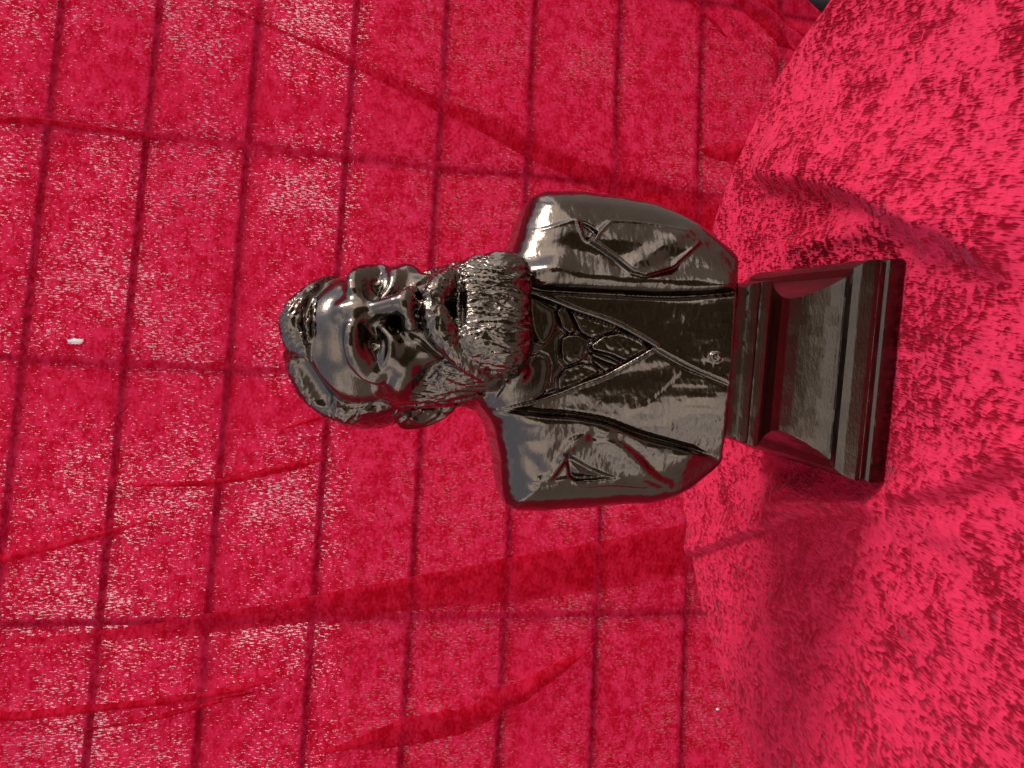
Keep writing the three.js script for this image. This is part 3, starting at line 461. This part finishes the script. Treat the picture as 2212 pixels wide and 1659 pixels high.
{
  const W = (...a) => a.map(p => onWall(...src(...p)));
  const atY = P => { const q = P.slice().sort((a, b) => a[1] - b[1]); return y => { let i = 0; while (i < q.length - 2 && y > q[i + 1][1]) i++; const t = (y - q[i][1]) / (q[i + 1][1] - q[i][1]); return lerp(q[i][0], q[i + 1][0], clamp(t, -3, 3)); }; };
  const leftUpper = atY(W([0, 2518], [253, 2499], [443, 2474], [633, 2449], [823, 2411], [1013, 2385], [1266, 2335], [1616, 2268], [1996, 2195], [2376, 2126], [2661, 2069]));
  const midLeft = atY(W([0, 2534], [253, 2531], [443, 2520], [696, 2506], [949, 2480], [1203, 2452], [1616, 2404], [1996, 2370], [2376, 2322], [2686, 2259]));
  const midRight = atY(W([640, -60], [778, -4], [1013, 78], [1222, 168], [1382, 234], [1553, 316], [1743, 392], [1933, 468], [2123, 570], [2313, 646], [2566, 709], [2800, 800]));
  const rightLower = atY(W([640, -50], [778, 6], [1013, 88], [1222, 190], [1395, 272], [1616, 392], [1768, 465], [1901, 532], [2028, 601], [2186, 677], [2313, 728], [2376, 759], [2700, 880]));
  const LW = (...a) => smoothLine(W(...a), a.length * 5);
  const tucks = [ // lines where the cloth is pinched into small folds: points, height, width (metres)
    [LW([0, 2190], [180, 2130], [330, 2080], [480, 2060], [640, 2020]), 0.006, 0.007], [LW([0, 2205], [230, 2160], [430, 2120], [640, 2100]), 0.005, 0.006],
    [LW([0, 2820], [300, 2790], [600, 2740], [900, 2690], [1150, 2640]), 0.006, 0.009], [LW([340, 2860], [600, 2800], [800, 2760], [1000, 2700]), 0.004, 0.006],
    [LW([300, 1920], [450, 1900], [850, 1880], [1080, 1830], [1280, 1800]), 0.005, 0.008], [LW([420, 1925], [900, 1915], [1200, 1850]), 0.004, 0.006],
    [LW([1240, 1640], [1340, 1610], [1500, 1590]), 0.004, 0.008], [LW([900, 1800], [1120, 1760], [1280, 1660]), 0.004, 0.008],
    [LW([1850, 2850], [2000, 2740], [2150, 2650], [2330, 2540]), 0.008, 0.016], [LW([1300, 2900], [1600, 2830], [1900, 2800]), 0.007, 0.02],
    [LW([0, 468], [160, 480], [400, 510], [640, 545], [900, 580], [1300, 612], [1700, 655], [2100, 690]), 0.006, 0.007], [LW([0, 1400], [250, 1412], [480, 1432], [700, 1445], [900, 1450], [1150, 1470]), 0.006, 0.007],
    [LW([400, 500], [600, 430], [640, 400]), 0.003, 0.006], [LW([600, 600], [800, 580], [950, 540]), 0.003, 0.006], [LW([640, 820], [760, 720], [900, 600]), 0.003, 0.006],
    [LW([2760, 120], [2850, 290], [2880, 500]), 0.005, 0.008], [LW([2840, 30], [2960, 160], [3090, 240]), 0.012, 0.012], [LW([2980, 10], [3080, 110], [3170, 180]), 0.012, 0.012], [LW([2760, 60], [2880, 180], [2990, 330]), 0.006, 0.01],
  ];
  const hem = (() => { const a = onWall(...src(3066, -10)), b = onWall(...src(3215, 100)); return x => a[1] + (x - a[0]) / (b[0] - a[0]) * (b[1] - a[1]); })();
  const wireY = [1.25, 1.10, 0.945, 0.79, 0.64, 0.494, 0.352, 0.199, 0.041, -0.113, -0.271, -0.433, -0.598, -0.76, -0.92, -1.08], wireX = [-1.56, -1.17, -0.78, -0.39, 0.003, 0.37, 0.745, 1.12, 1.5];
  function relief(x, y, o) {
    let best = 1; for (const q of wireY) best = Math.min(best, Math.abs(y - EYE.y - q + 0.02 * x)); for (const q of wireX) best = Math.min(best, Math.abs(x - q));
    const free = sstep(0.0, 0.05, best);                               // drawn tight over the wires, loose between them
    let h = 0.0005 + o + (0.15 + 0.85 * free) * (0.0034 * Math.abs(noise(x * 5, y * 5, 3.7)) + 0.0034 * Math.abs(noise(x * 16, y * 22, 3)) + 0.0022 * Math.abs(noise(x * 50, y * 70, 5))) + 0.0004 * noise(x * 120, y * 150, 8) + 0.0035 * free * (0.7 + 0.6 * noise(x * 3, y * 3, 6));
    for (const [P, H, w] of tucks) { const d = lineDist(x, y, P); if (d[0] < w * 3) h += H * Math.exp(-(d[0] / w) * (d[0] / w)) * sstep(0, 0.1, d[2]) * sstep(1, 0.9, d[2]) * (0.8 + 0.5 * noise(x * 40, y * 40, 2)); }
    return h;
  }
  function sheet(name, x0, x1, lift, label, low) {
    const pos = [], uv = [], ix = [], y0 = 0.03, y1 = 2.42, st = 0.0048, NV = Math.ceil((y1 - y0) / st), mid = 0.5 * (y0 + y1), NU = Math.ceil(Math.max(x1(1.6) - x0(1.6), x1(1) - x0(1)) / st);
    for (let j = 0; j <= NV; j++) for (let i = 0; i <= NU; i++) {
      let y = lerp(y0, y1, j / NV); const a = x0(y), b = Math.max(a + 0.02, x1(y)); const x = lerp(a, b, i / NU);
      if (low) { const l = Math.max(y0, low(x)); y = lerp(l, y1, j / NV); }
      const xx = low ? lerp(x0(y), Math.max(x0(y) + 0.02, x1(y)), i / NU) : x;
      const e = Math.min(i, NU - i) === 0 ? 0.002 : 0;
      pos.push(xx, y, wallZ(xx) + relief(xx, y, lift(xx, y)) - e); uv.push(xx / 0.5 + label.length * 0.37, y / 0.5);
    }
    for (let j = 0; j < NV; j++) for (let i = 0; i < NU; i++) { const a = j * (NU + 1) + i, b = a + 1, c = a + NU + 1, d = c + 1; ix.push(a, b, d, a, d, c); }
    const g = new THREE.BufferGeometry(); g.setAttribute('position', new THREE.Float32BufferAttribute(pos, 3)); g.setAttribute('uv', new THREE.Float32BufferAttribute(uv, 2)); g.setIndex(ix); g.computeVertexNormals();
    return tag(mesh(name, g, curtainMat), label, 'curtain', 'thin red curtains hung on the fence');
  }
  sheet('velvet_curtain', midLeft, midRight, () => 0, 'middle sheet of thin red velvet behind the head, lapped by a sheet on either side');
  sheet('velvet_curtain_001', () => -1.75, leftUpper, (x, y) => 0.005 * sstep(-0.09, -0.01, x - midLeft(y)), 'thin red velvet sheet along the bottom edge of the photo, lapping the middle sheet');
  sheet('velvet_curtain_002', rightLower, () => 1.6, (x, y) => 0.005 * sstep(0.09, 0.01, x - midRight(y)), 'thin red velvet sheet along the top edge of the photo, with a slanting hem', hem);
  // pleats: where the cloth is folded over on itself
  const pleats = [ // sheet, centre line, widths at its two ends (pixels of the photograph)
    [1, [[-40, 2212], [180, 2156], [430, 2092], [640, 2030]], 34, 10], [1, [[-40, 2818], [340, 2786], [780, 2736], [1150, 2650]], 30, 26], [1, [[340, 2866], [620, 2818], [1000, 2716]], 8, 24],
    [1, [[1240, 2960], [1560, 2885], [1850, 2815], [2010, 2735], [2160, 2645], [2338, 2525]], 120, 44],
    [0, [[420, 1908], [850, 1896], [1080, 1850], [1290, 1802]], 16, 34], [0, [[1080, 1700], [1240, 1648], [1500, 1588]], 10, 26], [0, [[-40, 474], [160, 480], [430, 514], [640, 545]], 26, 12],
    [2, [[2742, 588], [2830, 604], [2925, 612]], 24, 112], [2, [[2880, -30], [3005, 92], [3118, 205]], 60, 44], [2, [[2975, -30], [3080, 80], [3172, 172]], 36, 28], [2, [[2690, -20], [2770, 60], [2850, 160]], 20, 10],
  ];
  const sheets = scene.children.filter(c => c.name.startsWith('velvet_curtain'));
  for (const [n, line, w0, w1] of pleats) {
    const P = smoothLine(W(...line), line.length * 12), pos = [], uv = [], ix = [], k = 0.5 / 1.8228 / FOCAL * 1.32, NW = 8;
    P.forEach((p, i) => { const a = P[Math.max(0, i - 1)], b = P[Math.min(P.length - 1, i + 1)], l = Math.hypot(b[0] - a[0], b[1] - a[1]), nx = -(b[1] - a[1]) / l, ny = (b[0] - a[0]) / l, f0 = i / (P.length - 1), wd = lerp(w0, w1, f0) * k * (line[0][0] < 0 ? 1 : 0.06 + 0.94 * sstep(0, 0.25, f0)) * (w1 > 100 ? 1 : 0.06 + 0.94 * sstep(1, 0.8, f0)); for (let q = 0; q <= NW; q++) { const t = q / NW * 2 - 1, f = 1 + 0.25 * noise(p[0] * 60, p[1] * 60, q > NW / 2 ? 3 : 8), x = p[0] + nx * wd * t * f, y = p[1] + ny * wd * t * f; pos.push(x, y, wallZ(x) + relief(x, y, 0) + 0.0012 + 0.006 * (1 - t * t)); uv.push(x / 0.5 + n * 0.31, y / 0.5 + 0.43); } });
    for (let i = 0; i < P.length - 1; i++) for (let q = 0; q < NW; q++) { const a = i * (NW + 1) + q, b = a + 1, c = a + NW + 1, d = c + 1; ix.push(a, b, d, a, d, c); }
    const g = new THREE.BufferGeometry(); g.setAttribute('position', new THREE.Float32BufferAttribute(pos, 3)); g.setAttribute('uv', new THREE.Float32BufferAttribute(uv, 2)); g.setIndex(ix); g.computeVertexNormals(); mesh('pleat', g, curtainMat, sheets[n]);
  }
  // the fence: round rods, the lying ones in front of the upright ones
  const fence = new THREE.Group(); fence.name = 'wire_fence'; fence.position.set(0, 0, WALL_Z); scene.add(fence);
  tag(fence, 'dark wire fence showing as a grid of lines through the red curtains', 'fence');
  const rodMat = new THREE.MeshStandardMaterial({ name: 'dark_steel', color: new THREE.Color().setRGB(0.03, 0.03, 0.032), roughness: 0.5, metalness: 0.4 });
  const rod = (a, b, r) => { const v = new THREE.Vector3().subVectors(b, a), g = new THREE.CylinderGeometry(r, r, v.length(), 10); g.applyQuaternion(new THREE.Quaternion().setFromUnitVectors(new THREE.Vector3(0, 1, 0), v.clone().normalize())); g.translate((a.x + b.x) / 2, (a.y + b.y) / 2, (a.z + b.z) / 2 - WALL_Z); return g; };
  for (const w of wireY) { const A = new THREE.Vector3(-1.7, EYE.y + w + 0.034, wallZ(-1.7) - 0.006), Bv = new THREE.Vector3(1.58, EYE.y + w - 0.0316, wallZ(1.58) - 0.006); mesh('wire', rod(A, Bv, 0.006), rodMat, fence); }
  for (const x of wireX) mesh('wire', rod(new THREE.Vector3(x, 0.02, wallZ(x) - 0.006), new THREE.Vector3(x, 2.52, wallZ(x) - 0.006), 0.0055), rodMat, fence);
  const pp = onWall(...src(3190, 14)); const px = pp[0] + 0.02;
  mesh('post', rod(new THREE.Vector3(px, 0.0, wallZ(px) - 0.045), new THREE.Vector3(px, 2.55, wallZ(px) - 0.045), 0.024), rodMat, fence);
  mesh('post', rod(new THREE.Vector3(-1.66, 0.0, wallZ(-1.66) - 0.045), new THREE.Vector3(-1.66, 2.55, wallZ(-1.66) - 0.045), 0.024), rodMat, fence);
  // small white scraps painting the daylight that shows through holes in the cloth
  const daylight_fleck = new THREE.MeshStandardMaterial({ name: 'white_daylight', color: new THREE.Color().setRGB(0.86, 0.86, 0.86), roughness: 0.9 });
  const bits = [[303, 1345, 46, 18, 'larger white scrap painting daylight through a hole in the curtain above the head'], [150, 2560, 22, 10, 'upper of two small white bits painting daylight through holes in the curtain near the bottom left corner'], [177, 2592, 20, 8, 'lower of two small white bits painting daylight through holes in the curtain near the bottom left corner'], [2819, 2786, 14, 9, 'tiny white speck painting daylight through a hole in the curtain beside the table edge']];
  bits.forEach(([x, y, w, h, label], n) => {
    const c = onWall(...src(x, y)), a = w * 0.5 / 1.8228 / FOCAL * 1.3, b = h * 0.5 / 1.8228 / FOCAL * 1.3, g = new THREE.IcosahedronGeometry(1, 3), p = g.attributes.position;
    for (let i = 0; i < p.count; i++) { const X = p.getX(i), Y = p.getY(i), Z = p.getZ(i), k = 1 + 0.55 * noise(X * 2.2 + n * 5, Y * 2.2, Z * 2.2); p.setXYZ(i, X * k * b, Y * k * a, Z * k * 0.0016); }
    g.computeVertexNormals(); const m = mesh(n ? `daylight_scrap_00${n}` : 'daylight_scrap', g, daylight_fleck); m.position.set(c[0], c[1], wallZ(c[0]) + relief(c[0], c[1], 0) + 0.0012); tag(m, label, 'daylight_fleck');
  });
}
// ───────────────────────── the ground, and an unseen dark leafy mass added behind the camera for the bronze to mirror ─────────────────────────
const paveMap = texture(512, (u, v) => { const n = tile(u, v, (a, b) => 0.5 * fbm(a * 8, b * 8, 2, 4) + 0.3 * noise(a * 60, b * 60, 4)), k = 0.24 * (1 + 0.3 * n); return [toS(k), toS(k * 0.86), toS(k * 0.72), 1]; }, { srgb: true });
{
  const g = new THREE.PlaneGeometry(300, 300); g.rotateX(-Math.PI / 2); const uv = g.attributes.uv; for (let i = 0; i < uv.count; i++) uv.setXY(i, uv.getX(i) * 150, uv.getY(i) * 150);
  tag(mesh('ground', g, new THREE.MeshStandardMaterial({ name: 'paving', map: paveMap, roughness: 0.9 })), 'tan paving', null, null, 'structure');
  // tall lumpy leafy mass, out of view, added to give the bronze dark reflections
  const H = new THREE.SphereGeometry(1, 220, 120), p = H.attributes.position;
  for (let i = 0; i < p.count; i++) { const x = p.getX(i), y = p.getY(i), z = p.getZ(i), q = (v, e) => Math.sign(v) * Math.pow(Math.abs(v), e), X = q(x, 0.6) * 3.9, Y = q(y, 0.6) * 2.7, Z = q(z, 0.7) * 1.1, k = 0.8 * noise(X * 0.8, Y * 0.8, Z * 0.8) + 0.18 * noise(X * 2.4, Y * 2.4, Z * 2.4) + 0.1 * noise(X * 7, Y * 7, Z * 7); p.setXYZ(i, X + x * k + 2.2, Math.max(0, Y + y * k + 2.5), Z + z * k + 6); }
  H.computeVertexNormals();
  tag(mesh('added_hedge', H, new THREE.MeshStandardMaterial({ name: 'added_foliage', color: new THREE.Color().setRGB(0.14, 0.115, 0.06), roughness: 0.9 })), 'unseen dark olive leafy mass added behind the camera for the bronze to mirror', 'added_hedge');
}
renderer.render(scene, camera);
